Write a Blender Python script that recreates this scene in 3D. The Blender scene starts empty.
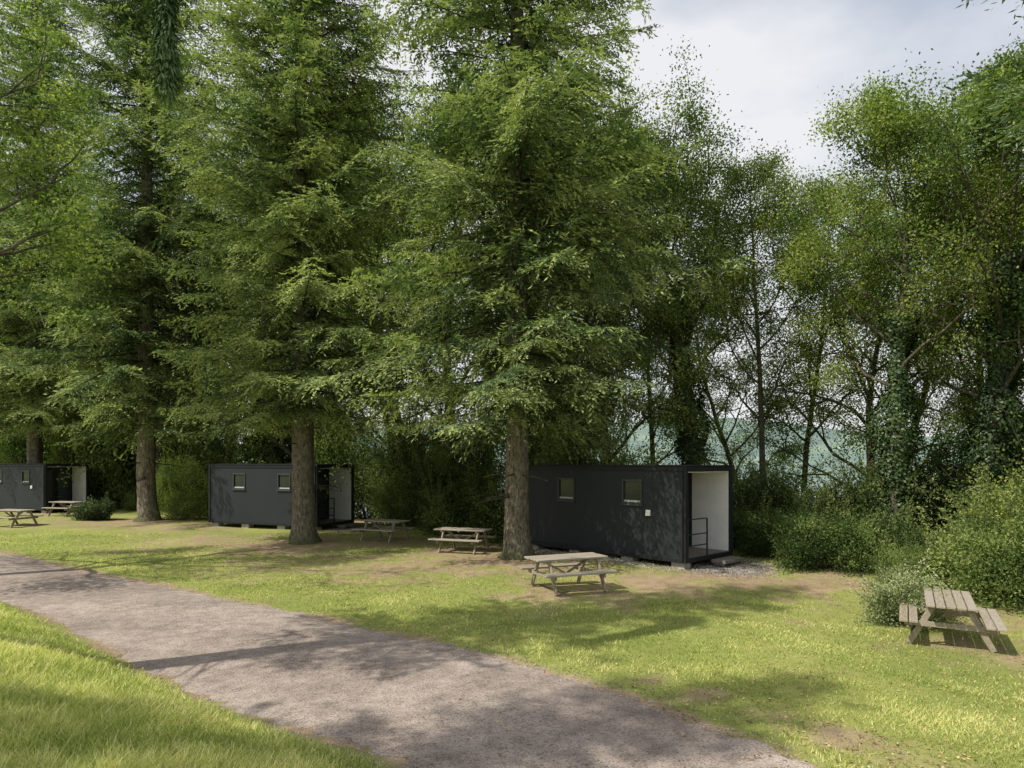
import bpy, math, random
import numpy as np
from mathutils import Vector
rng=np.random.default_rng(7)
random.seed(7)
scene=bpy.context.scene
CAMH=2.8

# ------------------------------------------------------------------ helpers
def nrm(v):
    return v/np.maximum(np.linalg.norm(v,axis=-1,keepdims=True),1e-9)

class MB:
    def __init__(s): s.v=[];s.f=[];s.m=[];s.a=[];s.n=0
    def add(s,V,F,mat=0,a=None):
        V=np.asarray(V,dtype=np.float32).reshape(-1,3);F=np.asarray(F,dtype=np.int64).reshape(-1,4)
        s.v.append(V);s.f.append(F+s.n);s.n+=len(V)
        s.m.append(np.full(len(F),mat,dtype=np.int32))
        if a is None:a=np.full(len(F),.5)
        s.a.append(np.asarray(a,dtype=np.float32))
    def quads(s,Q,mat=0,a=None):
        Q=np.asarray(Q);n=len(Q)
        s.add(Q.reshape(-1,3),np.arange(n*4).reshape(n,4),mat,a)
    def box(s,c,size,mat=0,rot=None,a=.5):
        sx,sy,sz=[k/2 for k in size]
        V=np.array([[x,y,z] for x in(-sx,sx) for y in(-sy,sy) for z in(-sz,sz)])
        if rot is not None: V=V@np.array(rot).T
        V=V+np.array(c)
        F=[[0,1,3,2],[4,6,7,5],[0,4,5,1],[2,3,7,6],[0,2,6,4],[1,5,7,3]]
        s.add(V,F,mat,np.full(6,a))
    def mesh(s,name,mats,smooth=()):
        V=np.concatenate(s.v);F=np.concatenate(s.f);M=np.concatenate(s.m);A=np.concatenate(s.a)
        me=bpy.data.meshes.new(name)
        me.vertices.add(len(V));me.vertices.foreach_set('co',V.ravel())
        me.loops.add(len(F)*4);me.loops.foreach_set('vertex_index',F.ravel().astype(np.int32))
        me.polygons.add(len(F));me.polygons.foreach_set('loop_start',np.arange(0,len(F)*4,4,dtype=np.int32))
        me.polygons.foreach_set('material_index',M)
        if smooth:
            me.polygons.foreach_set('use_smooth',np.isin(M,list(smooth)))
        else: me.polygons.foreach_set('use_smooth',np.zeros(len(F),dtype=bool))
        me.update(calc_edges=True)
        at=me.attributes.new('v','FLOAT','FACE');at.data.foreach_set('value',A)
        for m in mats: me.materials.append(m)
        return me
def obj(name,me,loc=(0,0,0),rz=0,sc=1,parent=None):
    o=bpy.data.objects.new(name,me);scene.collection.objects.link(o)
    o.location=loc;o.rotation_euler=(0,0,rz);o.scale=(sc,sc,sc) if np.isscalar(sc) else sc
    if parent:o.parent=parent
    return o

def tube(mb,P,R,sides=6,mat=0,bump=0):
    P=np.asarray(P,float);n=len(P)
    T=nrm(np.gradient(P,axis=0))
    ref=np.array([1,0,0.]) if abs(T[0][2])>.7 else np.array([0,0,1.])
    U=nrm(np.cross(T,ref));W=np.cross(T,U)
    an=np.linspace(0,2*np.pi,sides,endpoint=False)
    R=np.asarray(R,float)[:,None]*np.ones((1,sides))
    if bump: R=R*(1+bump*rng.normal(size=sides)[None,:]*.6+bump*rng.normal(size=R.shape)*.5)
    V=P[:,None,:]+R[:,:,None]*(np.cos(an)[None,:,None]*U[:,None,:]+np.sin(an)[None,:,None]*W[:,None,:])
    i=np.arange(n-1)[:,None]*sides;j=np.arange(sides)[None,:];k=(j+1)%sides
    F=np.stack([i+j,i+k,i+sides+k,i+sides+j],-1).reshape(-1,4)
    mb.add(V.reshape(-1,3),F,mat)

def leafquads(P,D,N,L,Wd):
    D=nrm(D);S=nrm(np.cross(D,N))
    L=np.asarray(L)[:,None];Wd=np.asarray(Wd)[:,None]
    return np.stack([P,P+D*L*.45+S*Wd*.5,P+D*L,P+D*L*.45-S*Wd*.5],1)

# ------------------------------------------------------------------ materials
def newmat(name):
    m=bpy.data.materials.new(name);m.use_nodes=True;nt=m.node_tree;nt.nodes.clear()
    return m,nt,nt.nodes,nt.links
def ramp(nd,cols):
    r=nd.new('ShaderNodeValToRGB');e=r.color_ramp.elements
    while len(e)<len(cols):e.new(.5)
    for i,(p,c) in enumerate(cols):e[i].position=p;e[i].color=(*c,1)
    return r
def noise(nd,lk,co,scale,detail=4,rough=.55):
    n=nd.new('ShaderNodeTexNoise');n.inputs['Scale'].default_value=scale;n.inputs['Detail'].default_value=detail
    n.inputs['Roughness'].default_value=rough
    if co is not None:lk.new(co,n.inputs['Vector'])
    return n
def math_(nd,lk,op,a,b=None,c=None,clamp=False):
    m=nd.new('ShaderNodeMath');m.operation=op;m.use_clamp=clamp
    for i,x in enumerate((a,b,c)):
        if x is None:continue
        if isinstance(x,(int,float)):m.inputs[i].default_value=x
        else:lk.new(x,m.inputs[i])
    return m.outputs[0]
def mix(nd,lk,f,a,b,bt='MIX'):
    m=nd.new('ShaderNodeMix');m.data_type='RGBA';m.blend_type=bt
    for s,x in ((m.inputs[0],f),(m.inputs[6],a),(m.inputs[7],b)):
        if isinstance(x,(int,float)):s.default_value=x
        elif isinstance(x,tuple):s.default_value=(*x,1)
        else:lk.new(x,s)
    return m.outputs[2]

def leafmat(name,dark,mid,light,trans=.35,nscale=.9,gl=0,tcol=None,namp=1.1):
    m,nt,nd,lk=newmat(name)
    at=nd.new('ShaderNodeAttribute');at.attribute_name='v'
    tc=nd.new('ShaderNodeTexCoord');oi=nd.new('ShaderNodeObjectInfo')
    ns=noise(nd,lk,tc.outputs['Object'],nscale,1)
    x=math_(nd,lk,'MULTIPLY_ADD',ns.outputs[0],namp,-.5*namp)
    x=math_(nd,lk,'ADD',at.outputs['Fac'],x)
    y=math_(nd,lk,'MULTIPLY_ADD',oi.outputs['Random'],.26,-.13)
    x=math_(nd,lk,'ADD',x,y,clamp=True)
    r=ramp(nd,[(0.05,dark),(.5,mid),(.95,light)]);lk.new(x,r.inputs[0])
    d=nd.new('ShaderNodeBsdfDiffuse')
    lk.new(r.outputs[0],d.inputs[0]);out=d.outputs[0]
    if trans>0:
        t=nd.new('ShaderNodeBsdfTranslucent')
        tcx=mix(nd,lk,1.0,r.outputs[0],tcol or (1.3,1.6,.55),'MULTIPLY');lk.new(tcx,t.inputs[0])
        m1=nd.new('ShaderNodeMixShader');m1.inputs[0].default_value=trans
        lk.new(out,m1.inputs[1]);lk.new(t.outputs[0],m1.inputs[2]);out=m1.outputs[0]
    if gl>0:
        g=nd.new('ShaderNodeBsdfGlossy')
        g.inputs['Roughness'].default_value=.45;g.inputs['Color'].default_value=(.8,.85,.8,1)
        m2=nd.new('ShaderNodeMixShader');m2.inputs[0].default_value=gl
        lk.new(out,m2.inputs[1]);lk.new(g.outputs[0],m2.inputs[2]);out=m2.outputs[0]
    o=nd.new('ShaderNodeOutputMaterial');lk.new(out,o.inputs[0])
    return m
def barkmat(name,c1,c2,moss=(.09,.11,.04),scale=9):
    m,nt,nd,lk=newmat(name)
    tc=nd.new('ShaderNodeTexCoord');mp=nd.new('ShaderNodeMapping');mp.inputs['Scale'].default_value=(1,1,.35)
    lk.new(tc.outputs['Object'],mp.inputs[0])
    n=noise(nd,lk,mp.outputs[0],scale,7,.75);r=ramp(nd,[(.38,c1),(.62,c2)]);lk.new(n.outputs[0],r.inputs[0])
    n2=noise(nd,lk,tc.outputs['Object'],2.6,4,.7);f=math_(nd,lk,'MULTIPLY_ADD',n2.outputs[0],4,-1.9,clamp=True)
    sp=nd.new('ShaderNodeSeparateXYZ');lk.new(tc.outputs['Object'],sp.inputs[0])
    g=math_(nd,lk,'MULTIPLY_ADD',sp.outputs[2],-1.6,.75,clamp=True);f=math_(nd,lk,'MAXIMUM',math_(nd,lk,'MULTIPLY',f,.7),g)
    c=mix(nd,lk,f,r.outputs[0],moss)
    b=nd.new('ShaderNodeBump');b.inputs['Strength'].default_value=1;b.inputs['Distance'].default_value=.09;lk.new(n.outputs[0],b.inputs['Height'])
    p=nd.new('ShaderNodeBsdfPrincipled');p.inputs['Roughness'].default_value=.95;p.inputs['Specular IOR Level'].default_value=.2
    lk.new(c,p.inputs['Base Color']);lk.new(b.outputs[0],p.inputs['Normal'])
    o=nd.new('ShaderNodeOutputMaterial');lk.new(p.outputs[0],o.inputs[0])
    return m
def simple(name,col,rough=.6,metal=0,nvar=.15,scale=6,bump=0,stretch=(1,1,1),spec=.5):
    m,nt,nd,lk=newmat(name)
    tc=nd.new('ShaderNodeTexCoord');mp=nd.new('ShaderNodeMapping');mp.inputs['Scale'].default_value=stretch
    lk.new(tc.outputs['Object'],mp.inputs[0])
    n=noise(nd,lk,mp.outputs[0],scale,5,.65)
    lo=tuple(c*(1-nvar*2) for c in col);hi=tuple(min(1,c*(1+nvar*2)) for c in col)
    r=ramp(nd,[(.3,lo),(.7,hi)]);lk.new(n.outputs[0],r.inputs[0])
    p=nd.new('ShaderNodeBsdfPrincipled');p.inputs['Roughness'].default_value=rough;p.inputs['Metallic'].default_value=metal
    p.inputs['Specular IOR Level'].default_value=spec
    lk.new(r.outputs[0],p.inputs['Base Color'])
    if bump:
        b=nd.new('ShaderNodeBump');b.inputs['Strength'].default_value=bump;b.inputs['Distance'].default_value=.01
        lk.new(n.outputs[0],b.inputs['Height']);lk.new(b.outputs[0],p.inputs['Normal'])
    o=nd.new('ShaderNodeOutputMaterial');lk.new(p.outputs[0],o.inputs[0])
    return m

M_spruce=leafmat('spruce_needles',(.05,.083,.042),(.165,.218,.098),(.385,.43,.185),.25,.9,tcol=(1.25,1.5,.65),namp=1.5)
M_spruce_near=leafmat('spruce_needles_dark',(.04,.07,.04),(.10,.15,.07),(.18,.24,.12),.2,.8)
M_leaf=leafmat('broad_leaves',(.06,.10,.032),(.19,.245,.08),(.44,.46,.16),.4,.7,namp=1.4)
M_leaf2=leafmat('broad_leaves_b',(.055,.09,.032),(.155,.215,.075),(.35,.39,.14),.38,.7,namp=1.4)
M_under=leafmat('shade_painted_leaves',(.03,.052,.02),(.085,.125,.045),(.24,.29,.10),.33,.9,namp=1.7)  # undergrowth leaves, colours darkened to paint in the shade under the trees
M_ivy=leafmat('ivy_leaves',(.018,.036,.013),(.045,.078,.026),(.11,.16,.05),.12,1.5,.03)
M_shrub=leafmat('shrub_leaves',(.13,.16,.07),(.30,.34,.18),(.50,.52,.31),.3,1.5)
M_bark=barkmat('spruce_bark',(.075,.062,.047),(.32,.28,.215),scale=15)
M_bark2=barkmat('grey_bark',(.06,.052,.04),(.22,.19,.15),scale=16)
M_twig=simple('dark_twig',(.05,.045,.03),.9)

# ------------------------------------------------------------------ terrain definition
near_e=np.array([(-80,64),(-40,34),(-20,20.4),(-10.4,13.9),(-3.95,8.39),(-1.07,6.25),(1.0,3.8),(2.6,0),(4,-6),(5,-14)],float)
far_e=np.array([(-78,69),(-37.5,37),(-17.9,22.6),(-8.3,15.6),(-1.9,11.0),(1.08,8.39),(3.4,4.9),(5.2,0.8),(7,-5.5),(8,-14)],float)
def catmull(P,k):
    P=np.vstack([2*P[0]-P[1],P,2*P[-1]-P[-2]]);out=[]
    for i in range(1,len(P)-2):
        a,b,c,d=P[i-1],P[i],P[i+1],P[i+2]
        for t in np.linspace(0,1,k,endpoint=False):
            out.append(.5*((2*b)+(-a+c)*t+(2*a-5*b+4*c-d)*t*t+(-a+3*b-3*c+d)*t**3))
    out.append(P[-2]);return np.array(out)
NE=catmull(near_e,8);FE=catmull(far_e,8)
backl=np.array([(-120,103),(-24,42.5),(-6.5,32.5),(7.5,22),(11.5,18),(15,10),(20,0),(28,-20),(60,-120)],float)
def sdist(X,Y,L):
    best=np.full(X.shape,1e9);sg=np.ones(X.shape)
    for a,b in zip(L[:-1],L[1:]):
        d=b-a;l2=d@d
        t=np.clip(((X-a[0])*d[0]+(Y-a[1])*d[1])/l2,0,1)
        dx=X-a[0]-t*d[0];dy=Y-a[1]-t*d[1];q=np.hypot(dx,dy)
        m=q<best-1e-9;best=np.where(m,q,best);sg=np.where(m,np.sign(d[0]*dy-d[1]*dx+1e-9),sg)
    return best*sg
def sst(x):
    x=np.clip(x,0,1);return x*x*(3-2*x)
def height(X,Y):
    X=np.asarray(X,float);Y=np.asarray(Y,float)
    dn=-sdist(X,Y,NE)
    h=1.25*(1-np.exp(-(np.clip(dn,0,None)/2.4)**1.25))
    df=sdist(X,Y,FE)
    und=.05*np.sin(X*.5+1)*np.sin(Y*.43)+.025*np.sin(X*1.3+Y*.9)
    h=h+und*sst(df/3)+und*sst(dn/2)
    h=h-.3*sst((X-3.4)/3.8)*sst((16.5-Y)/4)*sst((Y-3)/4)*sst(df/2)
    b=sdist(X,Y,backl)
    h=h-7.5*sst((b-.5)/26)
    hill=(28+13*np.sin(X*.009+1.2)+7*np.sin(X*.021+Y*.006)+4*np.sin(X*.05+Y*.02))
    h=h+(hill+8)*sst((b-330)/260)
    return h
def axis(lo,hi,step,far):
    a=list(np.arange(lo,hi+1e-6,step));s=step;x=a[-1]
    while x<far: s*=1.12;x+=s;a.append(x)
    s=step;x=a[0]
    while x>-far: s*=1.12;x-=s;a.insert(0,x)
    return np.array(a)
ax=axis(-34,18,.25,3000);ay=axis(-2,44,.25,3000)
GX,GY=np.meshgrid(ax,ay)
dN=-sdist(GX,GY,NE);dF=sdist(GX,GY,FE)
GZ=height(GX,GY)
outd=np.where((dN<0)&(dF<0),np.maximum(dN,dF),np.where(dF>0,dF,dN))
spots=[(-.3,19.0,3.4,1.0),(-3,18.3,3.4,.8),(-6,19,3.2,.65),(-7.5,23,3.4,1.0),(-11,24.5,3.5,.8),(-17.6,32,4,.95),(-21,31,3.5,.7),(-14,29,3.4,.75),
 (1.4,14.7,2.0,.85),(5.5,16.7,2.6,1.0),(7.4,16.2,2.4,.85),(3.4,15.8,2.3,.9),(-1.5,21.5,2.6,.95),(7.8,10.9,1.5,.8),(9.5,13,2.5,.7),(9,17.5,2.5,.9),(-4.4,23.8,2.4,.9),(-25,36,4,.7),
 (1.75,8.75,.4,.85),(2.3,8.15,.45,.85),(2.85,7.6,.45,.8),(3.35,7.0,.45,.85),(3.9,6.3,.6,.8),(-8,17.8,1.6,.45),(-12,21.5,2.2,.5),(5.4,12.5,1.0,.35),(6.2,14.6,1.5,.6)]
def dirtf(X,Y):
    d=np.zeros(np.shape(X))
    for x,y,r,w in spots: d=np.maximum(d,w*np.exp(-((X-x)**2+(Y-y)**2)/(r*r)))
    b=sdist(X,Y,backl);return np.maximum(d,.9*sst((b+3.0)/3))
DT=dirtf(GX,GY)
ny,nx=GX.shape
mb=MB();V=np.stack([GX,GY,GZ],-1).reshape(-1,3)
i=(np.arange(ny-1)[:,None]*nx+np.arange(nx-1)[None,:]);F=np.stack([i,i+1,i+nx+1,i+nx],-1).reshape(-1,4)
mb.add(V,F)
m,nt,nd,lk=newmat('grass_ground')
tc=nd.new('ShaderNodeTexCoord');co=tc.outputs['Object']
A=nd.new('ShaderNodeAttribute');A.attribute_name='roadd'
B=nd.new('ShaderNodeAttribute');B.attribute_name='dirt'
n1=noise(nd,lk,co,.35,4);n2=noise(nd,lk,co,3.,5,.7);n3=noise(nd,lk,co,40,4,.7);n4=noise(nd,lk,co,1.1,5,.65)
g=ramp(nd,[(.3,(.14,.18,.045)),(.5,(.26,.29,.08)),(.72,(.46,.43,.16))])
gx=math_(nd,lk,'ADD',math_(nd,lk,'MULTIPLY',n1.outputs[0],.45),math_(nd,lk,'MULTIPLY',n2.outputs[0],.3))
gx=math_(nd,lk,'ADD',gx,math_(nd,lk,'MULTIPLY',n3.outputs[0],.27));lk.new(gx,g.inputs[0])
e=ramp(nd,[(.3,(.20,.135,.09)),(.55,(.40,.29,.20)),(.8,(.56,.44,.33))]);ex=math_(nd,lk,'ADD',math_(nd,lk,'MULTIPLY',n2.outputs[0],.5),math_(nd,lk,'MULTIPLY',n3.outputs[0],.5));lk.new(ex,e.inputs[0])
md=math_(nd,lk,'ADD',B.outputs['Fac'],math_(nd,lk,'MULTIPLY_ADD',n4.outputs[0],2.6,-1.3))
md=math_(nd,lk,'ADD',md,math_(nd,lk,'MULTIPLY_ADD',n3.outputs[0],1.4,-.7))
md=math_(nd,lk,'MULTIPLY_ADD',md,2.0,-.75,clamp=True)
mr=math_(nd,lk,'MULTIPLY_ADD',A.outputs['Fac'],-1.6,.45)
mr=math_(nd,lk,'ADD',mr,math_(nd,lk,'MULTIPLY_ADD',n4.outputs[0],2.6,-1.3))
mr=math_(nd,lk,'ADD',mr,math_(nd,lk,'MULTIPLY_ADD',n3.outputs[0],.8,-.4))
mr=math_(nd,lk,'MULTIPLY',mr,3,clamp=True)
mm=math_(nd,lk,'MAXIMUM',md,mr)
c=mix(nd,lk,math_(nd,lk,'MULTIPLY',mm,.92),g.outputs[0],e.outputs[0])
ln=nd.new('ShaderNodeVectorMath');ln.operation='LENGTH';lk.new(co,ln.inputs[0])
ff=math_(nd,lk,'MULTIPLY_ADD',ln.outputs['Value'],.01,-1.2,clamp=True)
nh=noise(nd,lk,co,.025,7,.8);hr=ramp(nd,[(.42,(.11,.155,.15)),(.56,(.16,.22,.18)),(.66,(.29,.36,.23))]);lk.new(nh.outputs[0],hr.inputs[0])  # far hills: distance haze painted into the ground colour
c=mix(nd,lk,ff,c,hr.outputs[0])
p=nd.new('ShaderNodeBsdfPrincipled');p.inputs['Roughness'].default_value=.95;p.inputs['Specular IOR Level'].default_value=.15
bp=nd.new('ShaderNodeBump');bp.inputs['Strength'].default_value=.8;bp.inputs['Distance'].default_value=.04
lk.new(n3.outputs[0],bp.inputs['Height']);lk.new(bp.outputs[0],p.inputs['Normal'])
lk.new(c,p.inputs['Base Color']);o=nd.new('ShaderNodeOutputMaterial');lk.new(p.outputs[0],o.inputs[0])
M_ground=m
me=mb.mesh('ground',[M_ground],smooth=(0,))
at=me.attributes.new('roadd','FLOAT','POINT');at.data.foreach_set('value',np.clip(outd,-2,5).astype(np.float32).ravel())
at=me.attributes.new('dirt','FLOAT','POINT');at.data.foreach_set('value',DT.astype(np.float32).ravel())
obj('ground',me)

# road
m,nt,nd,lk=newmat('worn_asphalt')
tc=nd.new('ShaderNodeTexCoord');co=tc.outputs['Object']
n1=noise(nd,lk,co,.5,4);n2=noise(nd,lk,co,60,3,.8);n3=noise(nd,lk,co,4,5,.7)
vo=nd.new('ShaderNodeTexVoronoi');vo.inputs['Scale'].default_value=55;lk.new(co,vo.inputs['Vector'])
x=math_(nd,lk,'ADD',math_(nd,lk,'MULTIPLY',n1.outputs[0],.4),math_(nd,lk,'MULTIPLY',n2.outputs[0],.38))
x=math_(nd,lk,'ADD',x,math_(nd,lk,'MULTIPLY',n3.outputs[0],.3))
r=ramp(nd,[(.38,(.10,.08,.07)),(.54,(.22,.18,.155)),(.70,(.37,.31,.265))]);lk.new(x,r.inputs[0])
hs=nd.new('ShaderNodeHueSaturation');hs.inputs['Saturation'].default_value=.0;lk.new(vo.outputs['Color'],hs.inputs['Color'])
c=mix(nd,lk,.7,r.outputs[0],hs.outputs[0],'SOFT_LIGHT')
p=nd.new('ShaderNodeBsdfPrincipled');p.inputs['Roughness'].default_value=.9;p.inputs['Specular IOR Level'].default_value=.2
bp=nd.new('ShaderNodeBump');bp.inputs['Strength'].default_value=.6;bp.inputs['Distance'].default_value=.012
lk.new(vo.outputs['Distance'],bp.inputs['Height']);lk.new(bp.outputs[0],p.inputs['Normal'])
lk.new(c,p.inputs['Base Color']);o=nd.new('ShaderNodeOutputMaterial');lk.new(p.outputs[0],o.inputs[0])
M_road=m
a=catmull(near_e,40);b=catmull(far_e,40);n=len(a)
def jit(n,s):
    z=rng.normal(size=n+8);return np.convolve(z,np.ones(5)/5,'same')[4:-4]*s+rng.normal(size=n)*s*.25
dirv=nrm(b-a);a=a+dirv*jit(n,.16)[:,None];b=b+dirv*jit(n,.16)[:,None]
mb=MB();K=7;ts=np.linspace(0,1,K)
P=a[:,None,:]*(1-ts)[None,:,None]+b[:,None,:]*ts[None,:,None]
Z=np.full(P.shape[:2],.02)+.02*np.sin(ts*np.pi)[None,:]
Z[:,0]=height(a[:,0],a[:,1])+.006;Z[:,-1]=height(b[:,0],b[:,1])+.006
Z[:,1]=np.maximum(Z[:,1],height(P[:,1,0],P[:,1,1])+.006);Z[:,-2]=np.maximum(Z[:,-2],height(P[:,-2,0],P[:,-2,1])+.006)
V=np.concatenate([P,Z[...,None]],-1).reshape(-1,3)
i=np.arange(n-1)[:,None]*K+np.arange(K-1)[None,:];F=np.stack([i,i+K,i+K+1,i+1],-1).reshape(-1,4)[:, ::-1]
mb.add(V,F);me=mb.mesh('road',[M_road],smooth=(0,));obj('road',me)

# lake
m,nt,nd,lk=newmat('lake_water')
p=nd.new('ShaderNodeBsdfPrincipled');p.inputs['Base Color'].default_value=(.22,.27,.27,1);p.inputs['Roughness'].default_value=.12
tc=nd.new('ShaderNodeTexCoord');nn=noise(nd,lk,tc.outputs['Object'],.6,4)
bp=nd.new('ShaderNodeBump');bp.inputs['Strength'].default_value=.3;bp.inputs['Distance'].default_value=.1
lk.new(nn.outputs[0],bp.inputs['Height']);lk.new(bp.outputs[0],p.inputs['Normal']);o=nd.new('ShaderNodeOutputMaterial');lk.new(p.outputs[0],o.inputs[0])
mb=MB();bl=np.array([(-900,610),(-120,118),(-22,52),(6,38),(24,22),(40,0),(60,-40)]);ot=np.array([(-900,1600),(-500,1600),(0,1600),(600,1500),(1100,1200),(1200,600),(1200,-40)])
V=np.concatenate([np.c_[bl,np.full(7,-5.6)],np.c_[ot,np.full(7,-5.6)]]);F=[[k,k+1,k+8,k+7] for k in range(6)]
mb.add(V,F);obj('lake_water',mb.mesh('lake_water',[m]))

# ------------------------------------------------------------------ conifers
def branch(L):
    bend=rng.uniform(.10,.22);up=rng.uniform(-.02,.10);wob=rng.normal()*.05
    def cv(s):
        return np.stack([L*s,L*wob*np.sin(s*3),L*(up*s-bend*s**1.6+.10*s**4)],-1)
    nt_=int(L/.11)
    s=np.sort(np.clip(rng.uniform(.06,1,nt_*2),0,1));side=np.where(rng.random(len(s))<.5,-1,1)
    l=np.clip((.25+L*.36*(1-s)**.8*np.minimum(1,s*3.5))*rng.uniform(.4,1.2,len(s)),.2,1.4)
    ang=np.radians(rng.uniform(30,75,len(s)))*side
    P0=cv(s);dr=rng.uniform(-.25,.75,len(s))
    D=nrm(np.stack([np.cos(ang),np.sin(ang),-dr*.6],-1))
    cnt=np.maximum(3,(l/.054).astype(int));idx=np.repeat(np.arange(len(s)),cnt)
    k=np.concatenate([np.arange(c) for c in cnt])/np.repeat(cnt,cnt)
    sag=(k**2)*l[idx]*.35
    P=P0[idx]+D[idx]*(l[idx]*k)[:,None];P[:,2]-=sag
    sd=np.where(rng.random(len(k))<.5,-1,1)*np.radians(rng.uniform(25,60,len(k)))
    c_,s_=np.cos(sd),np.sin(sd);d=D[idx]
    D2=np.stack([d[:,0]*c_-d[:,1]*s_,d[:,0]*s_+d[:,1]*c_,d[:,2]-rng.uniform(-.35,.65,len(k))],-1)
    N=nrm(np.stack([rng.normal(size=len(k))*.6,rng.normal(size=len(k))*.6,np.ones(len(k))],-1))
    Ls=rng.uniform(.09,.19,len(k));W=rng.uniform(.035,.058,len(k))
    Q=leafquads(P,D2,N,Ls,W)
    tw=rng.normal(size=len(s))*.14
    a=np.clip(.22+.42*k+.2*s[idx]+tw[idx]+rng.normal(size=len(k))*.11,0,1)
    sk=cv(np.linspace(0,.9,6))
    return Q,a,sk
LIB={L:[branch(L) for _ in range(6)] for L in (.8,1.4,2.2,3.2,4.2,5.2,6.2)}
def rotm(az,pitch,roll):
    ca,sa=math.cos(az),math.sin(az);cp,sp=math.cos(pitch),math.sin(pitch);cr,sr=math.cos(roll),math.sin(roll)
    Rz=np.array([[ca,-sa,0],[sa,ca,0],[0,0,1]]);Ry=np.array([[cp,0,-sp],[0,1,0],[sp,0,cp]]);Rx=np.array([[1,0,0],[0,cr,-sr],[0,sr,cr]])
    return Rz@Ry@Rx
def conifer(name,H=27,base=3.2,R=5.6,rt=.38,step=.36,per=6,mat=None,pw=.6,extra=None,lowfade=2.5,lowcap=None):
    mb=MB();hs=np.array([-.15,0,.15,.45,1,2,4,6,9,12,15,18,21,24,27])/27*H
    hs[:4]=[-.3,0,.2,.6]
    rr=rt*(1-hs/H)**.8;rr[0]=rt*1.6;rr[1]=rt*1.45;rr[2]=rt*1.2;rr[3]=rt*1.04;rr[-1]=.02
    P=np.c_[np.cumsum(rng.normal(size=len(hs))*.03),np.cumsum(rng.normal(size=len(hs))*.03),hs]
    P[:,:2]-=P[1,:2]
    tube(mb,P,rr,18,0,.08)
    h=base;az0=0;dense=rng.uniform(0,6.28,3)
    while h<H-.3:
        Lh=R*(1-h/H)**pw
        if h<base+lowfade: Lh*=.72+.28*(h-base)/lowfade
        if lowcap and h<lowcap[0]: Lh=min(Lh,lowcap[1])
        k=per if Lh>1.5 else 5
        az0+=rng.uniform(.3,.9)
        sect=rng.uniform(.80,1.1)
        for j in range(k):
            if rng.random()<.07: continue
            az=az0+j*2*math.pi/k+rng.normal()*.22
            irr=1+.14*math.sin(az*2+h*.55+dense[0])+.11*math.sin(az*3-h*.9+dense[1])
            L=Lh*sect*irr*rng.choice([rng.uniform(.8,1.05),rng.uniform(.55,.85)],p=[.75,.25])
            if L<.3: L=.3
            key=min(LIB,key=lambda q:abs(q-L));Q,a,sk=LIB[key][rng.integers(6)]
            sc=L/key;t=h/H
            pitch=-.22+.7*t**1.3+rng.normal()*.08
            Rm=rotm(az,pitch,rng.normal()*.25)
            hh=h+rng.normal()*.14
            px=np.interp(hh,hs,P[:,0]);py=np.interp(hh,hs,P[:,1]);o_=np.array([px,py,hh])
            Q2=((Q.reshape(-1,3)*sc)@Rm.T+o_).reshape(-1,4,3)
            av=np.clip(a+rng.normal()*.12,0,1)
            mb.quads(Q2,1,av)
            S=(sk*sc)@Rm.T+o_
            tube(mb,S,np.linspace(.007*L+.012,.004,6),4,2)
        h+=step*rng.uniform(.75,1.25)*(1 if t<.6 else .85)
    for q in range(18):
        z=rng.uniform(1.8,base+1);az=rng.uniform(0,6.28);l=rng.uniform(.15,1.1)
        o_=np.array([0,0,z]);d=np.array([math.cos(az),math.sin(az),-.1])
        tube(mb,[o_,o_+d*(l*.6+.3),o_+d*(l+.3)+np.array([0,0,-.05])],[.03,.018,.006],4,2)
    if extra: extra(mb)
    return mb.mesh(name,[M_bark,mat or M_spruce,M_twig],smooth=(0,))

S1=conifer('spruce_a',28,4.3,6.3,.37,pw=.46)
S2=conifer('spruce_b',28,4.7,6.4,.36,pw=.48)
spr=[(S1,.15,19.9,2.6,1.0),(S2,-7.15,23.6,1.9,1.0),(S1,-17.6,33,3.7,1.15),(S2,-28,40,4.2,1.15)]
for me_,x,y,r_,s_ in spr[:4]:
    obj('spruce_tree',me_,(x,y,float(height(x,y))),r_,s_)

def pend(mb):
    sk=np.array([[0,0,11.2],[2.2,.3,11.5],[3.7,.5,10.9],[4.3,.6,9.8],[4.45,.6,8.3],[4.5,.6,6.3]])
    tube(mb,sk,[.09,.07,.05,.03,.02,.008],5,2)
    t=rng.uniform(.3,1,11000);seg=t*5;i0=np.minimum(seg.astype(int),4);f=(seg-i0)[:,None]
    C=sk[i0]*(1-f)+sk[i0+1]*f
    az=rng.uniform(0,6.28,len(t));rad=.36*(1.05-t)**.45*rng.uniform(0,1,len(t))*(.75+.3*np.sin(t*60))+.04
    P=C+np.stack([np.cos(az)*rad,np.sin(az)*rad,rng.normal(size=len(t))*.1],-1)
    D=np.stack([np.cos(az)*.5,np.sin(az)*.5,-np.ones(len(t))],-1)+rng.normal(size=(len(t),3))*.3
    N=np.stack([np.cos(az),np.sin(az),.3+0*az],-1)
    mb.quads(leafquads(P,D,N,rng.uniform(.08,.16,len(t)),rng.uniform(.02,.03,len(t))),1,np.clip(rng.normal(size=len(t))*.25+.5,0,1))
S3=conifer('spruce_c',22,8,4.0,.3,mat=M_spruce_near,extra=pend,step=.6,per=5,lowcap=(12.5,2.3))
obj('spruce_tree',S3,(-8.55,7.4,float(height(-8.55,7.4))-.2),0,1)
S4=conifer('spruce_d',20,8.0,7.0,.3,mat=M_spruce_near,step=.5,per=6,lowfade=.5)
obj('spruce_tree',S4,(12.3,10.8,float(height(12.3,10.8))-.2),.5,1)
obj('spruce_tree',S3,(-11.5,.5,1.0),3.5,1)

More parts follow.
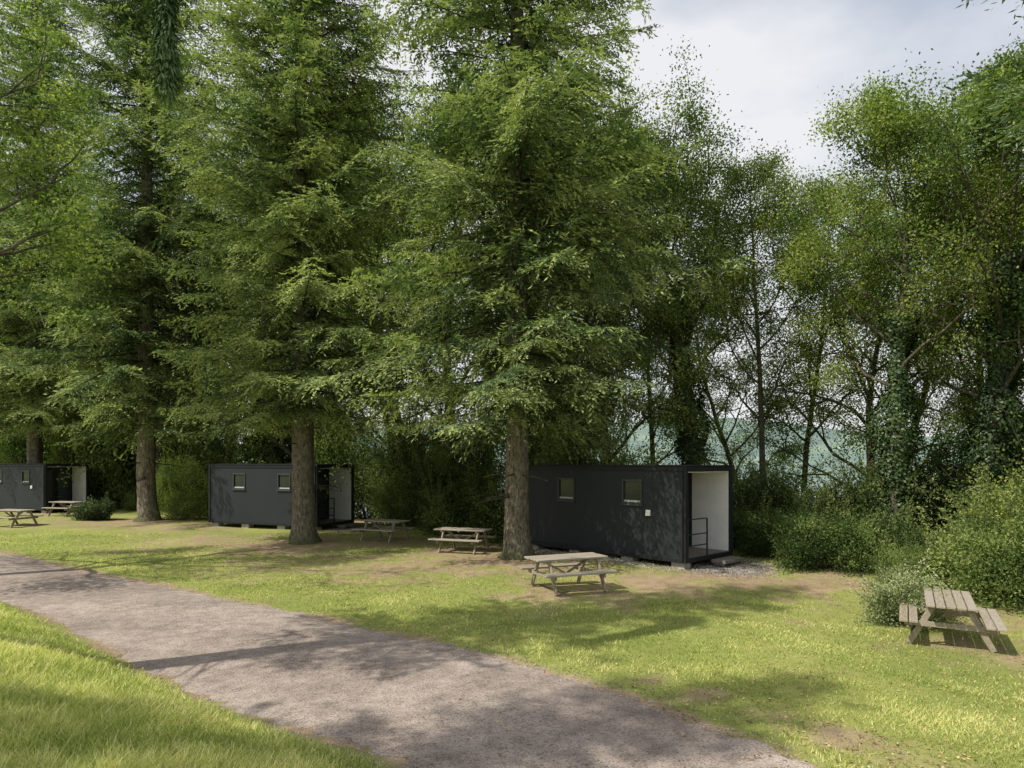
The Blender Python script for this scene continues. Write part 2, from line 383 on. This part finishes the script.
# ------------------------------------------------------------------ broadleaf trees
def decid(name,H=13,cb=.25,spread=.34,nb=15,leaves=42,sig=.27,ivy=0,rt=.17,lmat=None,ls=(.07,.12),lean=.04,leafprob=1.0,per2=5,per3=3):
    mb=MB();tips=[];
    def path(p,d,L,n,wob,up):
        pts=[p];d=d.copy()
        for _ in range(n):
            d=nrm(d+rng.normal(size=3)*wob+np.array([0,0,up]));p=p+d*L/n;pts.append(p)
        return np.array(pts)
    T=path(np.array([0,0,-.3]),nrm(np.array([rng.normal()*lean,rng.normal()*lean,1])),H*.93,12,.045,.02)
    s=np.linspace(0,1,13);rr=rt*(1-s)**.85+.015;rr[0]*=1.35
    tube(mb,T,rr,10,0,.05)
    def at(Pp,f):
        q=f*(len(Pp)-1);i=min(int(q),len(Pp)-2);return Pp[i]*(1-(q-i))+Pp[i+1]*(q-i)
    for b in range(nb):
        f=cb+(1-cb)*(b+rng.random())/nb
        f=min(f,.99);az=b*2.4+rng.normal()*.4
        prof=math.sin(math.pi*min(1,max(0.0,(f-cb)/(1-cb)*.78+.2)))**.6
        L=H*spread*prof*rng.uniform(.7,1.15)
        el=.35+.75*f
        d=nrm(np.array([math.cos(az)*math.cos(el),math.sin(az)*math.cos(el),math.sin(el)]))
        B=path(at(T,f),d,L,6,.14,.04)
        r0=rt*(1-f)*.5+.015
        tube(mb,B,np.linspace(r0,.012,7),6,0)
        for c in range(per2):
            g=.3+.7*(c+rng.random())/per2;g=min(g,1)
            d2=nrm(d+rng.normal(size=3)*.65+np.array([0,0,.05]))
            L2=L*rng.uniform(.3,.55)
            C=path(at(B,g),d2,L2,4,.18,.02);tube(mb,C,np.linspace(r0*.4+.006,.006,5),4,0)
            for e_ in range(per3):
                g3=.25+.75*rng.random();d3=nrm(d2+rng.normal(size=3)*.8)
                E=path(at(C,g3),d3,L2*rng.uniform(.35,.7),3,.2,-.02);tube(mb,E,[.009,.007,.005,.003],3,0)
                if rng.random()<leafprob: tips+= [E[1],E[2],E[3]]
            if rng.random()<leafprob: tips+=[C[-1],C[-2]]
    tips=np.array(tips);n=len(tips);cn=rng.poisson(leaves,n);idx=np.repeat(np.arange(n),cn);k=len(idx)
    P=tips[idx]+rng.normal(size=(k,3))*np.array([sig,sig,sig*.7])
    D=rng.normal(size=(k,3))+np.array([0,0,-.5]);N=rng.normal(size=(k,3))*.7+np.array([0,0,1])
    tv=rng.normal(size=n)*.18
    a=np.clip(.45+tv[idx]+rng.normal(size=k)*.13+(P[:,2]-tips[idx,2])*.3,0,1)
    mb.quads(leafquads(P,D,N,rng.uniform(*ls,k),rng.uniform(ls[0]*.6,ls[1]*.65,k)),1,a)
    if ivy:
        k=int(ivy*1700);z=rng.random(k)**.9*ivy;az=rng.uniform(0,6.28,k)
        bulge=.34+.16*np.sin(z*1.7+1)+.14*np.sin(az*2+z*2.1)+.1*np.sin(z*4.1+az)
        bulge*=(1-.5*(z/ivy)**3)
        r_=np.maximum(.12,bulge+.12)*rng.uniform(.75,1.12,k)
        cx=np.interp(z,T[:,2],T[:,0]);cy=np.interp(z,T[:,2],T[:,1])
        P=np.stack([cx+np.cos(az)*r_,cy+np.sin(az)*r_,z],-1)
        N=np.stack([np.cos(az),np.sin(az),.5+0*az],-1)+rng.normal(size=(k,3))*.4
        D=np.stack([-np.sin(az),np.cos(az),-1+0*az],-1)+rng.normal(size=(k,3))*.5
        mb.quads(leafquads(P,D,N,rng.uniform(.07,.11,k),rng.uniform(.06,.09,k)),2,np.clip(rng.normal(size=k)*.18+.45,0,1))
    return mb.mesh(name,[M_bark2,lmat or M_leaf,M_ivy],smooth=(0,))

D0=decid('tree_a',13.5,.26,.34,19,42,sig=.24,ls=(.065,.105))
D1=decid('tree_b',14.5,.32,.23,17,36,sig=.25,rt=.12,leafprob=.9,ls=(.065,.105))
D2=decid('tree_c',12.5,.14,.36,20,42,sig=.24,lmat=M_leaf2,ls=(.065,.105))
D3=decid('tree_ivy_a',13.5,.40,.38,21,48,sig=.26,ivy=7.5,rt=.2,ls=(.065,.105))
D4=decid('tree_ivy_b',13,.38,.36,20,48,sig=.26,ivy=8.5,rt=.18,lmat=M_leaf2,ls=(.065,.105))
def puttree(me_,x,y,r_=0,s_=1,name='deciduous_tree',parent=None):
    return obj(name,me_,(x,y,float(height(x,y))-.05),r_,s_,parent)
for me_,x,y,r_,s_ in [(D3,10.8,19.2,.3,.93),(D4,12.7,18.9,2.0,.95),(D1,9.0,24.2,1.,.95),(D1,11.2,26.5,2.6,1.0),(D4,7.0,26.2,1.2,1.12),
    (D2,4.2,27.8,.4,1.2),(D0,15.0,21.5,4.,.9),(D0,16.4,17.4,3.3,.8),(D1,6.4,31,5,1.1),(D0,14.6,26,5.1,1.0),(D2,18.5,22.5,1.1,1.0),
    (D2,12.4,23.4,.9,.95),(D0,10.6,31,2.9,.95),(D2,14.6,18.4,3.9,.6),
    (D0,-14.6,15.6,2.2,1.3)]:
    puttree(me_,x,y,r_,s_)
par=bpy.data.objects.new('background_trees',None);scene.collection.objects.link(par)
pts=[(1.5,29,1.3),(-2.6,30.5,1.5),(-5.5,34,1.65),(-10,35,1.65),(-13.5,38.5,1.65),(-17,41,1.6),(-22,43,1.6),(-27,46,1.6),(-32,49,1.6),(-38,53,1.6),(-45,56,1.6),
 (.6,35,1.3),(-7,42,1.6),(3.8,34,1.0),(-1.5,38,1.6),(-19,47,1.5),(-29,52,1.5),(-36,47,1.3)]
for q,(x,y,s_) in enumerate(pts):
    puttree([D0,D2,D0,D2,D0][q%5] if q<15 else D2,x,y,q*1.37,s_,'tree',par)

# ------------------------------------------------------------------ bushes
def bush(name,w,d,h,n,ls=(.06,.10),mat=None,lumps=26):
    mb=MB()
    Lc=[];Lr=[]
    for q in range(lumps):
        az=rng.uniform(0,6.28);r=rng.random()**.5;z=rng.uniform(.1,.85)
        sh=math.sqrt(max(0,1-(z*.85)**2))
        Lc.append([math.cos(az)*r*w*.42*sh,math.sin(az)*r*d*.42*sh,z*h*.85]);Lr.append(rng.uniform(.13,.30)*min(w,h*1.3))
    Lc=np.array(Lc);Lr=np.array(Lr)
    pr=Lr**2/np.sum(Lr**2);ii=rng.choice(lumps,n,p=pr)
    dv=nrm(rng.normal(size=(n,3)));rad=Lr[ii]*rng.uniform(.5,1.15,n)
    P=Lc[ii]+dv*rad[:,None];P[:,2]=np.abs(P[:,2])*.98+.02
    D=dv*.6+rng.normal(size=(n,3))*.7+np.array([0,0,.3]);N=dv+rng.normal(size=(n,3))*.6+np.array([0,0,.5])
    lv=rng.normal(size=lumps)*.2
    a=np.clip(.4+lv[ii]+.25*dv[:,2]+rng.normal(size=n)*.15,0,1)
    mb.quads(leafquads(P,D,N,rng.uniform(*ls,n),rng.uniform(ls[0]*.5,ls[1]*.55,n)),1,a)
    for q in range(int(lumps*2.2)):
        c=Lc[q%lumps];dd=nrm(rng.normal(size=3)*.5+np.array([c[0]*.5,c[1]*.5,.9]));L=Lr[q%lumps]*rng.uniform(1.2,2.6)
        tube(mb,[np.array([c[0]*.3,c[1]*.3,0]),c,c+dd*L*.6,c+dd*L],[.02,.012,.006,.003],4,0)
        k=60;t=rng.uniform(.3,1,k)[:,None];PP=c+dd*L*t+rng.normal(size=(k,3))*.05
        mb.quads(leafquads(PP,rng.normal(size=(k,3))+dd,rng.normal(size=(k,3))+np.array([0,0,1]),rng.uniform(*ls,k),rng.uniform(ls[0]*.5,ls[1]*.5,k)),1,np.clip(rng.normal(size=k)*.12+.62,0,1))
    return mb.mesh(name,[M_bark2,mat or M_leaf2],smooth=(0,))
B0=bush('bush_a',3.0,2.6,2.0,17000)
B1=bush('bush_b',3.4,2.8,2.6,19000,mat=M_leaf,lumps=34)
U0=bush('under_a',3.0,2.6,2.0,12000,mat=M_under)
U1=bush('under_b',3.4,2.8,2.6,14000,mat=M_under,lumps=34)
B2=bush('shrub_pale',1.4,1.2,.85,9000,ls=(.03,.06),mat=M_shrub,lumps=40)
B3=bush('bush_c',2.2,1.8,.95,9000,mat=M_ivy)
for me_,x,y,r_,s_ in [(B0,7.9,20.2,.2,.8),(B0,8.3,17.9,.5,.85),(U0,9.9,17.6,2.,.8),(B1,9.6,20.3,1.,.85),(B1,12.2,16.4,3.,1.05),(B0,10.7,14.6,4.,.95),
   (B1,11.6,14.1,5.,1.0),(B0,9.2,15.8,2.6,.5),(U1,10.9,20.6,4.4,1.1),(B0,13.6,14.6,.3,1.2),(U1,14.5,18.2,2.2,1.5),(U1,13.4,21,.8,1.4),(U1,8.6,22.6,3.1,.95),(B1,9.3,25.5,1.9,1.15),(B0,7.2,22.6,1.9,.8)]:
    obj('bush',me_,(x,y,float(height(x,y))-.06),r_,s_)
obj('shrub',B2,(7.45,12.8,float(height(7.45,12.8))-.03),.4,1.1)
obj('hedge_bush',B3,(-20.4,33.4,-.03),0,1)
par=bpy.data.objects.new('undergrowth',None);scene.collection.objects.link(par)
q=0
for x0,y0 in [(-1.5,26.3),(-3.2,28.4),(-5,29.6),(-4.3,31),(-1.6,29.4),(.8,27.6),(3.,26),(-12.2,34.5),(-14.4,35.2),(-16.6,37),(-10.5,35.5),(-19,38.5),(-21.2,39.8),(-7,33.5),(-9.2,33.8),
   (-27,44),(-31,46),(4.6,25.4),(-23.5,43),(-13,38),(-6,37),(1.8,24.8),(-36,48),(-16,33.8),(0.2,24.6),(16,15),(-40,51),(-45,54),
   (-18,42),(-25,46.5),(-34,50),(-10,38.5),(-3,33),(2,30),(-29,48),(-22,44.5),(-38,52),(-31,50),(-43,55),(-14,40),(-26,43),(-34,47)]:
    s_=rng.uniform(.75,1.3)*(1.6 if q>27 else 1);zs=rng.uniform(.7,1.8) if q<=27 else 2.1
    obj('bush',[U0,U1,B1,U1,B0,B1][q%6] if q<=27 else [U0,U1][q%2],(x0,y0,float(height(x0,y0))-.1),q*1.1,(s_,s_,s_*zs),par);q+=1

# ------------------------------------------------------------------ grass blades
def scatter(n,y0,y1,wx=.82,pw=1.0):
    u=rng.random(n);Y=y0*(y1/y0)**(u**pw);X=rng.uniform(-wx,wx,n)*Y;return X,Y
X,Y=scatter(640000,2.2,27)
dn=-sdist(X,Y,NE);df=sdist(X,Y,FE);bb=sdist(X,Y,backl);dt=dirtf(X,Y)
nz=np.sin(X*1.7+np.sin(Y*2.1))*np.sin(Y*1.9+np.sin(X*1.3)*1.5)*.5+.5
nz2=np.sin(X*6.3+np.sin(Y*5.1)*2)*np.sin(Y*7.1+np.sin(X*4.3)*1.5)*.5+.5
od=np.maximum(dn,df)
keep=(od>.02+.3*nz2)&(bb<0)&(rng.random(len(X))>dt*1.45*(.3+.6*nz+.5*nz2))&(rng.random(len(X))<np.clip(od*1.0+.15,0,1)*(0.3+.7*nz))
X=X[keep];Y=Y[keep];dn=dn[keep];nz=nz[keep];nz2=nz2[keep]
n=len(X);Z=height(X,Y)
bank=np.clip(dn/1.0,0,1)
hh=rng.uniform(.02,.045,n)*(1+bank*1.1)*(.6+.5*nz+.3*nz2);ww=(.0035+.0011*Y)*rng.uniform(.7,1.3,n)
az=rng.uniform(0,6.28,n);S=np.stack([np.cos(az),np.sin(az),0*az],-1)
ln_=rng.normal(size=(n,2))*.7
P=np.stack([X,Y,Z-.005],-1);T=P+np.stack([ln_[:,0]*hh,ln_[:,1]*hh,hh],-1)
Q=np.stack([P-S*ww[:,None]*.5,P+S*ww[:,None]*.5,T+S*ww[:,None]*.12,T-S*ww[:,None]*.12],1)
ga=np.clip(.45+.32*(nz-.5)+.2*(nz2-.5)+rng.normal(size=n)*.22+.08*bank,0,1)
M_grass=leafmat('grass_blades',(.17,.23,.06),(.38,.42,.13),(.74,.67,.35),.35,.6)
mb=MB();mb.quads(Q,0,ga);obj('grass',mb.mesh('grass',[M_grass]))
X,Y=scatter(16000,5,26);df=sdist(X,Y,FE);bb=sdist(X,Y,backl);dn=-sdist(X,Y,NE)
keep=((df>-.5)|(rng.random(len(X))<.02))&(bb<0)&((dirtf(X,Y)>.15)|(rng.random(len(X))<.35))
X=X[keep];Y=Y[keep];n=len(X);P=np.stack([X,Y,height(X,Y)+np.where((np.maximum(sdist(X,Y,FE),-sdist(X,Y,NE))>0),.02,.05)],-1)
D=rng.normal(size=(n,3))*np.array([1,1,.25]);N=rng.normal(size=(n,3))*.25+np.array([0,0,1])
M_litter=leafmat('leaf_litter',(.12,.07,.03),(.28,.19,.09),(.50,.40,.18),0,3)
mb=MB();mb.quads(leafquads(P,D,N,rng.uniform(.02,.055,n),rng.uniform(.015,.035,n)),0,rng.random(n));obj('fallen_leaves',mb.mesh('fallen_leaves',[M_litter]))
def gravel(name,X,Y,Zo,r,mat):
    n=len(X);P=np.stack([X,Y,height(X,Y)+Zo],-1)
    oc=np.array([[1,0,0],[0,1,0],[-1,0,0],[0,-1,0],[.35,.35,.6],[-.35,.35,.6],[-.35,-.35,.6],[.35,-.35,.6]])
    V=P[:,None,:]+oc[None]*(r[:,None,None])*rng.uniform(.6,1.3,(n,8,3))
    F=np.array([[0,1,5,4],[1,2,6,5],[2,3,7,6],[3,0,4,7],[4,5,6,7]])
    FF=(F[None]+np.arange(n)[:,None,None]*8).reshape(-1,4)
    mb=MB();mb.add(V.reshape(-1,3),FF,0,np.repeat(rng.random(n),5));obj(name,mb.mesh(name,[mat]))
M_stone=leafmat('pale_gravel',(.13,.115,.10),(.25,.225,.20),(.44,.41,.37),0.0,3)
X,Y=scatter(80000,4.5,22);od=np.maximum(-sdist(X,Y,NE),sdist(X,Y,FE))
keep=(np.abs(od-.05)<rng.exponential(.2,len(X)));X=X[keep];Y=Y[keep]
gravel('gravel_verge',X,Y,.006,rng.uniform(.006,.016,len(X)),M_stone)

# ------------------------------------------------------------------ cabins
M_dark=simple('anthracite_steel',(.022,.026,.030),.55,0,.04,1.2,0,spec=.25)
M_trim=simple('dark_trim',(.014,.016,.018),.55,0,.1,4,spec=.3)
M_white=simple('white_panel',(.74,.74,.72),.6,0,.04,3)
M_glass=simple('window_glass',(.02,.025,.028),.04,0,.2,1.2)
M_frame=simple('window_frame',(.035,.04,.04),.5,0,.05,3)
M_floor=simple('porch_floor',(.20,.18,.16),.8,0,.15,8)
M_conc=simple('concrete_block',(.34,.32,.29),.9,0,.15,8,.3)
M_metal=simple('railing_metal',(.05,.055,.06),.4,.6,.1,5)
M_door=simple('door_panel',(.05,.055,.06),.4,0,.1,3)
M_blind=simple('pale_blind',(.42,.43,.40),.8,0,.05,3)
def cabin(x,y,ux,uy,Ltot=5.95,W=2.44,Hh=2.52,z0=.16):
    root=bpy.data.objects.new('container_cabin',None);scene.collection.objects.link(root)
    l=math.hypot(ux,uy);ux/=l;uy/=l
    root.location=(x,y,0)
    root.rotation_euler=(0,0,math.atan2(-uy,-ux))
    def part(name,boxes,mats,bev=0):
        mb=MB()
        for b in boxes:
            c,s=b[0],b[1];mb.box(c,s,b[2] if len(b)>2 else 0)
        o=obj(name,mb.mesh(name,mats),parent=root)
        if bev:
            md=o.modifiers.new('b','BEVEL');md.width=bev;md.segments=2;md.limit_method='ANGLE'
        return o
    rec=1.3;t=.08;zt=z0+Hh
    wins=[(-1.72,1.98),(-4.18,1.98)];ws=.68
    bx=[]
    zb=z0+.12;ztop=zt-.12
    cuts=sorted([(c-ws/2,c+ws/2) for c,_ in wins])
    x_=-Ltot+.06
    for a_,b_ in cuts:
        bx.append((((x_+a_)/2,.03+t/2,(zb+ztop)/2),(a_-x_,t,ztop-zb)))
        wz0=1.98-ws/2;wz1=1.98+ws/2
        bx.append((((a_+b_)/2,.03+t/2,(zb+wz0)/2),(b_-a_,t,wz0-zb)))
        bx.append((((a_+b_)/2,.03+t/2,(wz1+ztop)/2),(b_-a_,t,ztop-wz1)))
        x_=b_
    bx.append((((x_-.06)/2,.03+t/2,(zb+ztop)/2),(-.06-x_,t,ztop-zb)))
    part('front_wall',bx,[M_dark])
    part('back_wall',[((-Ltot/2,W-.03-t/2,(zb+ztop)/2),(Ltot-.12,t,ztop-zb))],[M_dark])
    part('left_wall',[((-Ltot+.03+t/2,W/2,(zb+ztop)/2),(t,W-.24,ztop-zb))],[M_dark])
    part('porch_wall',[((-rec-t/2,W/2,(zb+ztop)/2),(t,W-.24,ztop-zb))],[M_dark])
    part('porch_white_lining',[((-rec/2-.01,W-.03-t-.012,(zb+ztop)/2),(rec-.13,.02,ztop-zb-.02)),((-rec/2,W/2,ztop-.03),(rec-.14,W-.27,.02)),
        ((-rec/2-.01,.03+t+.012,(zb+ztop)/2),(rec-.13,.02,ztop-zb-.02))],[M_white])
    part('door',[((-rec+.012,.75,zb+1.03),(.03,.86,2.04)),((-rec+.035,1.08,zb+1.0),(.03,.03,.14)),],[M_door])
    part('entrance_glazing',[((-rec+.012,1.68,zb+1.03),(.02,.7,2.0))],[M_glass])
    fr=[]
    for xx in (-Ltot+.06,-.06):
        for yy in (.06,W-.06): fr.append(((xx,yy,(z0+zt)/2),(.12,.12,Hh)))
    for zz in (z0+.06,zt-.06):
        for yy in (.05,W-.05): fr.append(((-Ltot/2,yy,zz),(Ltot-.24,.10,.12)))
        for xx in (-Ltot+.05,-.05): fr.append(((xx,W/2,zz),(.10,W-.24,.12)))
    part('frame',fr,[M_trim],.008)
    part('roof',[((-Ltot/2,W/2,zt+.018),(Ltot+.06,W+.06,.032))],[M_trim],.006)
    part('porch_floor',[((-rec/2,W/2,z0+.1),(rec-.12,W-.24,.06))],[M_floor])
    wf=[];wg=[];wb=[]
    for c,zc in wins:
        e_=.05
        wf+=[((c,.035,zc+ws/2-e_/2),(ws,.07,e_)),((c,.035,zc-ws/2+e_/2),(ws,.07,e_)),((c-ws/2+e_/2,.035,zc),(e_,.07,ws-2*e_)),((c+ws/2-e_/2,.035,zc),(e_,.07,ws-2*e_)),
             ((c,-.005,zc-ws/2-.025),(ws+.08,.05,.04))]
        wg.append(((c,.06,zc),(ws-2*e_,.012,ws-2*e_)))
        wb.append(((c,.045,zc-ws/2+e_+.025),(ws-2*e_-.004,.014,.05)))
    part('window_frames',wf,[M_frame],.004);part('window_panes',wg,[M_glass]);part('window_vents',wb,[M_blind])
    part('electric_box',[((-1.17,.0,1.42),(.14,.06,.16))],[M_white],.01)
    r=[];rx=-.06
    for yy in (.2,1.15): r.append(((rx,yy,z0+.62),(.035,.035,.98)))
    for zz in (z0+1.12,z0+.72,z0+.42): r.append(((rx,.675,zz),(.03,.92,.03)))
    part('railing',r,[M_metal],.004)
    part('step',[((.22,1.75,.11),(.42,1.0,.09)),((.22,1.32,.035),(.3,.06,.07)),((.22,2.18,.035),(.3,.06,.07))],[M_floor,M_conc],.006)
    bl_=[]
    for xx in (-Ltot+.3,-Ltot*.66,-Ltot*.33,-.3):
        for yy in (.25,W-.25): bl_.append(((xx,yy,z0/2-.04),(.4,.3,z0+.08)))
    part('footings',bl_,[M_conc],.01)
    part('downpipe',[((-.09,-.02,(z0+zt)/2),(.05,.05,Hh-.1))],[M_trim],.01)
    return root
cabin(4.50,17.7,-.687,.727)
cabin(-7.85,27.5,-.915,.40)
cabin(-25.3,37.0,-.915,.40)
def pad(cx,cy,w,d,ang,n):
    a_=rng.normal(size=n)*.28*w;b_=rng.normal(size=n)*.28*d;c_,s_=math.cos(ang),math.sin(ang)
    return cx+a_*c_-b_*s_,cy+a_*s_+b_*c_
x1,y1=pad(5.9,18.3,1.8,2.2,math.atan2(-.727,.687),5000);x2,y2=pad(-6.5,28.4,2,2.4,-.4,2000);x3,y3=pad(2.3,19.6,5.6,.8,math.atan2(-.727,.687),3000)
X=np.concatenate([x1,x2,x3]);Y=np.concatenate([y1,y2,y3]);gravel('gravel_pad',X,Y,.008,rng.uniform(.012,.028,len(X)),M_stone)

# ------------------------------------------------------------------ picnic tables
m,nt,nd,lk=newmat('weathered_wood')
tc=nd.new('ShaderNodeTexCoord');mp=nd.new('ShaderNodeMapping');mp.inputs['Scale'].default_value=(1.2,14,14);lk.new(tc.outputs['Object'],mp.inputs[0])
n=noise(nd,lk,mp.outputs[0],3,5,.7);r=ramp(nd,[(.3,(.13,.105,.07)),(.7,(.40,.34,.25))]);lk.new(n.outputs[0],r.inputs[0])
A=nd.new('ShaderNodeAttribute');A.attribute_name='v'
c=mix(nd,lk,math_(nd,lk,'MULTIPLY',A.outputs['Fac'],.55),r.outputs[0],(.38,.35,.30))
p=nd.new('ShaderNodeBsdfPrincipled');p.inputs['Roughness'].default_value=.8;lk.new(c,p.inputs['Base Color'])
bp=nd.new('ShaderNodeBump');bp.inputs['Strength'].default_value=.4;bp.inputs['Distance'].default_value=.005;lk.new(n.outputs[0],bp.inputs['Height']);lk.new(bp.outputs[0],p.inputs['Normal'])
o=nd.new('ShaderNodeOutputMaterial');lk.new(p.outputs[0],o.inputs[0]);M_wood=m
def rx(a):
    c,s=math.cos(a),math.sin(a);return [[1,0,0],[0,c,-s],[0,s,c]]
def ry(a):
    c,s=math.cos(a),math.sin(a);return [[c,0,s],[0,1,0],[-s,0,c]]
mb=MB();L=1.8
for k in range(5): mb.box((rng.normal()*.006,-.30+k*.15,.74+rng.normal()*.002),(L,.132,.04),0,a=rng.random())
for sy in(-1,1):
    for k in range(2): mb.box((rng.normal()*.006,sy*(.55+k*.15),.45),(L,.132,.04),0,a=rng.random())
for sx in(-.62,.62):
    mb.box((sx,0,.69),(.045,.70,.05),0,a=.3)
    mb.box((sx,0,.38),(.045,1.38,.09),0,a=.35)
    for sy in(-1,1):
        ang=sy*math.radians(28)
        mb.box((sx+.047,sy*.44,.345),(.045,.095,.76),0,rot=rx(ang),a=.25)
for s in(-1,1):
    mb.box((s*.33,0,.54),(.68,.07,.04),0,rot=ry(s*math.radians(-28)),a=.3)
mb.box((0,0,.70),(.06,.72,.035),0,a=.3)
TM=mb.mesh('picnic_table',[M_wood])
for x,y,r_ in [(1.18,14.9,.42),(-1.55,21.5,-.35),(-4.5,24,-.45),(-21.9,30,-.3),(-22.8,35,-.3),(7.42,11.6,math.radians(60))]:
    o=obj('picnic_table',TM,(x,y,float(height(x,y))+.0),r_,.95)
    md=o.modifiers.new('b','BEVEL');md.width=.005;md.segments=1

# ------------------------------------------------------------------ light
sv=Vector((-.86,-.46,0)).normalized();el=math.radians(52)
sd=Vector((sv.x*math.cos(el),sv.y*math.cos(el),math.sin(el)))
ld=bpy.data.lights.new('sun','SUN');ld.energy=5;ld.angle=math.radians(.5);ld.color=(1,.94,.83)
lo=bpy.data.objects.new('sun',ld);scene.collection.objects.link(lo);lo.rotation_euler=sd.to_track_quat('Z','Y').to_euler()
w=bpy.data.worlds.new('World');scene.world=w;w.use_nodes=True;nt=w.node_tree;nd=nt.nodes;lk=nt.links;nd.clear()
sk=nd.new('ShaderNodeTexSky');sk.sky_type='NISHITA';sk.sun_disc=False;sk.sun_elevation=el;sk.sun_rotation=math.atan2(sv.x,sv.y)
sk.air_density=1.2;sk.dust_density=2
tc=nd.new('ShaderNodeTexCoord');mp=nd.new('ShaderNodeMapping');mp.inputs['Scale'].default_value=(1,1,2.4);lk.new(tc.outputs['Generated'],mp.inputs[0])
n=noise(nd,lk,mp.outputs[0],2.2,6,.5);f=math_(nd,lk,'MULTIPLY_ADD',n.outputs[0],2.4,-.3,clamp=True)
f=math_(nd,lk,'MULTIPLY',f,.93)
c=mix(nd,lk,f,sk.outputs[0],(6.2,6.25,6.4))
bg=nd.new('ShaderNodeBackground');bg.inputs[1].default_value=.145;lk.new(c,bg.inputs[0])
o=nd.new('ShaderNodeOutputWorld');lk.new(bg.outputs[0],o.inputs[0])

cd=bpy.data.cameras.new('camera');cd.lens=24;cd.sensor_width=36;cd.clip_end=6000;cd.shift_y=78/1024
co_=bpy.data.objects.new('camera',cd);scene.collection.objects.link(co_);co_.location=(0,0,CAMH);co_.rotation_euler=(math.radians(90),0,0)
scene.camera=co_
scene.view_settings.view_transform='Standard';scene.view_settings.look='None';scene.view_settings.exposure=0
